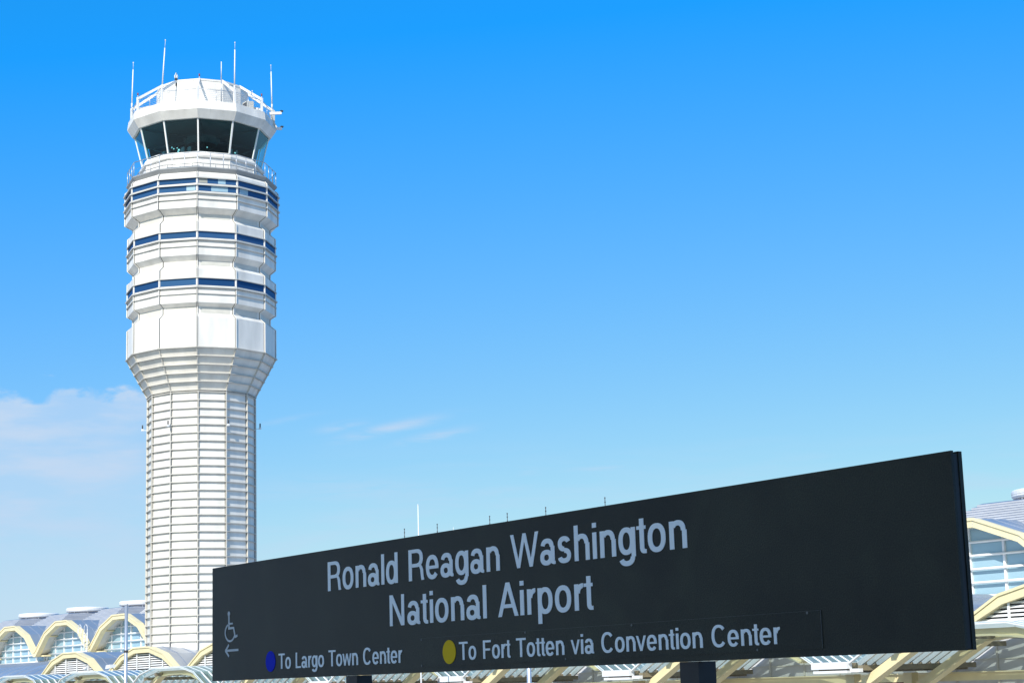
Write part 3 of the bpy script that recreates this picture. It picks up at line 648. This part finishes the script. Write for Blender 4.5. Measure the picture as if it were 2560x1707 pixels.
TV, TH = .165, .138
def garc(cx, cy, rx, ry, a0, a1, tv_=TV, th_=TH, e=2.25):
    n = max(6, int(abs(a1 - a0) / 9)); o = []; i = []
    def se(c): return math.copysign(abs(c) ** (2 / e), c)
    for k in range(n + 1):
        a = R(a0 + (a1 - a0) * k / n); c, s_ = se(math.cos(a)), se(math.sin(a))
        o.append((cx + rx * c, cy + ry * s_)); i.append((cx + (rx - tv_) * c, cy + (ry - th_) * s_))
    return ('s', o, i)
def gb(x0, y0, x1, y1): return ('p', [(x0, y0), (x1, y0), (x1, y1), (x0, y1)])
def gp(*p): return ('p', list(p))
XH = .735
GL = {
 'o': (.774, [garc(.387, .365, .335, .385, 0, 360)]),
 'n': (.774, [gb(.09, 0, .09 + TV, XH), gb(.56, 0, .56 + TV, .48), garc(.405, .47, .283, .28, 0, 150)]),
 'h': (.774, [gb(.09, 0, .09 + TV, 1), gb(.56, 0, .56 + TV, .48), garc(.405, .47, .283, .28, 0, 150)]),
 'i': (.309, [gb(.09, 0, .09 + TV, XH), gb(.09, .865, .09 + TV, 1)]),
 'l': (.309, [gb(.09, 0, .09 + TV, 1)]),
 'd': (.774, [gb(.56, 0, .56 + TV, 1), garc(.37, .365, .312, .385, 0, 360)]),
 'p': (.774, [gb(.09, -.29, .09 + TV, XH), garc(.405, .365, .312, .385, 0, 360)]),
 'g': (.774, [gb(.56, -.06, .56 + TV, XH), garc(.37, .375, .31, .375, 0, 360), garc(.375, -.05, .313, .25, 200, 360)]),
 'a': (.774, [gb(.53, .08, .53 + TV, .52), garc(.375, .50, .283, .25, 0, 168), garc(.335, .205, .275, .225, 0, 360), gp((.53, .12), (.56, .02), (.66, -.008), (.73, 0), (.73, .085), (.658, .10))]),
 's': (.696, [garc(.345, .535, .268, .215, 18, 270), garc(.345, .20, .285, .215, 90, -165)]),
 'e': (.774, [garc(.387, .365, .335, .385, -2, 322), gb(.11, .31, .715, .41)]),
 't': (.387, [gb(.125, .13, .125 + TV, .93), gb(.015, .64, .365, XH), garc(.30, .16, .175, .17, 180, 270), gb(.295, -.01, .37, .10)]),
 'r': (.464, [gb(.09, 0, .09 + TV, XH), garc(.435, .44, .29, .31, 92, 172), gb(.425, .637, .452, .75)]),
 'v': (.696, [gp((.012, XH), (.415, 0), (.285, 0)) and gp((.285, 0), (.415, 0), (.155, XH), (.012, XH)), gp((.285, 0), (.415, 0), (.688, XH), (.545, XH))]),
 'w': (1.005, [gp((.205, 0), (.33, 0), (.145, XH), (.01, XH)), gp((.205, 0), (.33, 0), (.565, XH), (.44, XH)), gp((.675, 0), (.80, 0), (.565, XH), (.44, XH)), gp((.675, 0), (.80, 0), (.995, XH), (.86, XH))]),
 'W': (1.315, [gp((.30, 0), (.435, 0), (.155, 1), (.01, 1)), gp((.30, 0), (.435, 0), (.725, 1), (.59, 1)), gp((.88, 0), (1.015, 0), (.725, 1), (.59, 1)), gp((.88, 0), (1.015, 0), (1.305, 1), (1.16, 1))]),
 'R': (1.006, [gb(.11, 0, .28, 1), gb(.11, .885, .58, 1), gb(.11, .425, .58, .54), garc(.575, .7125, .315, .2875, -90, 90, .165, .125), gp((.53, .43), (.67, .47), (.745, .34), (.775, .12), (.80, 0), (.945, 0), (.945, .03), (.915, .10), (.89, .34), (.83, .45), (.72, .52))]),
 'N': (1.006, [gb(.105, 0, .255, 1), gb(.745, 0, .895, 1), gp((.725, 0), (.895, 0), (.275, 1), (.105, 1))]),
 'A': (.93, [gp((.01, 0), (.17, 0), (.55, 1), (.38, 1)), gp((.76, 0), (.92, 0), (.55, 1), (.38, 1)), gb(.22, .25, .71, .36)]),
 'T': (.851, [gb(.03, .885, .82, 1), gb(.343, 0, .508, 1)]),
 'L': (.774, [gb(.105, 0, .265, 1), gb(.105, 0, .73, .115)]),
 'F': (.851, [gb(.11, 0, .275, 1), gb(.11, .885, .79, 1), gb(.11, .44, .71, .555)]),
 'C': (1.006, [garc(.51, .5, .445, .52, 38, 322, .165, .135)]),
 ' ': (.47, []),
}
def lettering(text, s0, s1, z0, cap_h, y0=0.0, extra=.0):
    tot = sum(GL[c][0] for c in text) + extra * (len(text) - 1)
    # first glyph's left bearing and last glyph's right bearing do not count
    lb = {'R': .11, 'N': .105, 'T': .03}.get(text[0], .09); rb = {'n': .086, 't': .017, 'r': .012}.get(text[-1], .05)
    sx = (s1 - s0) / (tot - lb - rb); x = s0 - lb * sx; b = MB(); i = 0
    for c in text:
        adv, prims = GL[c]
        for pr in prims:
            ya = y0 - .0022 - .00007 * i; i = (i + 1) % 9
            if pr[0] == 'p':
                b.prism_xz([(x + px * sx, z0 + pz * cap_h) for px, pz in pr[1]], ya, y0 - .0003)
            else:
                o = [(x + px * sx, z0 + pz * cap_h) for px, pz in pr[1]]; n_ = [(x + px * sx, z0 + pz * cap_h) for px, pz in pr[2]]
                b.strip_xz(o, n_, ya, y0 - .0003)
        x += (adv + extra) * sx
    return b.build('lettering', M['letter'], SGN)
lettering('Ronald Reagan Washington', 1.2900, 3.951, 2.0509, .1366)
lettering('National Airport', 1.8648, 3.3870, 1.8622, .1366)
lettering('To Largo Town Center', .7715, 1.966, 1.6990, .0745)
lettering('To Fort Totten via Convention Center', 2.4395, 4.4165, 1.6980, .0745, y0=-.0035)
def disc(sc_, zc, rs, y0, mt):
    b = MB(); n = 40; b.prism_xz([(sc_ + rs * 1.03 * math.cos(2 * math.pi * k / n), zc + rs * math.sin(2 * math.pi * k / n)) for k in range(n)], y0 - .0022, y0 - .0003); b.build('line_dot', mt, SGN)
disc(.6831, 1.7382, .0507, 0, M['dotblue']); disc(2.3610, 1.7338, .0500, -.0035, M['dotyellow'])
# wheelchair symbol and arrow
def stroke(b, pts, wd, i):
    for p, q in zip(pts, pts[1:]):
        dx, dz = q[0] - p[0], q[1] - p[1]; l = math.hypot(dx, dz); nx, nz = dz / l * wd / 2, -dx / l * wd / 2; ex, ez = dx / l * wd * .18, dz / l * wd * .18
        b.prism_xz([(p[0] - ex + nx, p[1] - ez + nz), (q[0] + ex + nx, q[1] + ez + nz), (q[0] + ex - nx, q[1] + ez - nz), (p[0] - ex - nx, p[1] - ez - nz)], -.0020 - .00006 * i[0], -.0003); i[0] = (i[0] + 1) % 12
b = MB(); i = [0]
b.prism_xz([(.2059 + .0128 * math.cos(k * math.pi / 10), 1.996 + .0125 * math.sin(k * math.pi / 10)) for k in range(20)], -.0030, -.0003)
stroke(b, [(.2059, 1.987), (.2059, 1.9205)], .0145, i); stroke(b, [(.2046, 1.9445), (.2490, 1.9441)], .009, i)
stroke(b, [(.2002, 1.9205), (.2613, 1.9212), (.2800, 1.8735), (.3040, 1.8800)], .0115, i)
wp = [(.2195 + .0585 * math.cos(R(a)), 1.8985 + .0445 * math.sin(R(a))) for a in range(118, 340, 12)]
stroke(b, wp, .0095, i)
b.build('wheelchair_symbol', M['mark'], SGN)
b = MB(); i = [0]; stroke(b, [(.1650, 1.8060), (.3146, 1.8068)], .0115, i); stroke(b, [(.2030, 1.8345), (.1640, 1.8062), (.2030, 1.7778)], .0115, i); b.build('arrow_symbol', M['mark'], SGN)
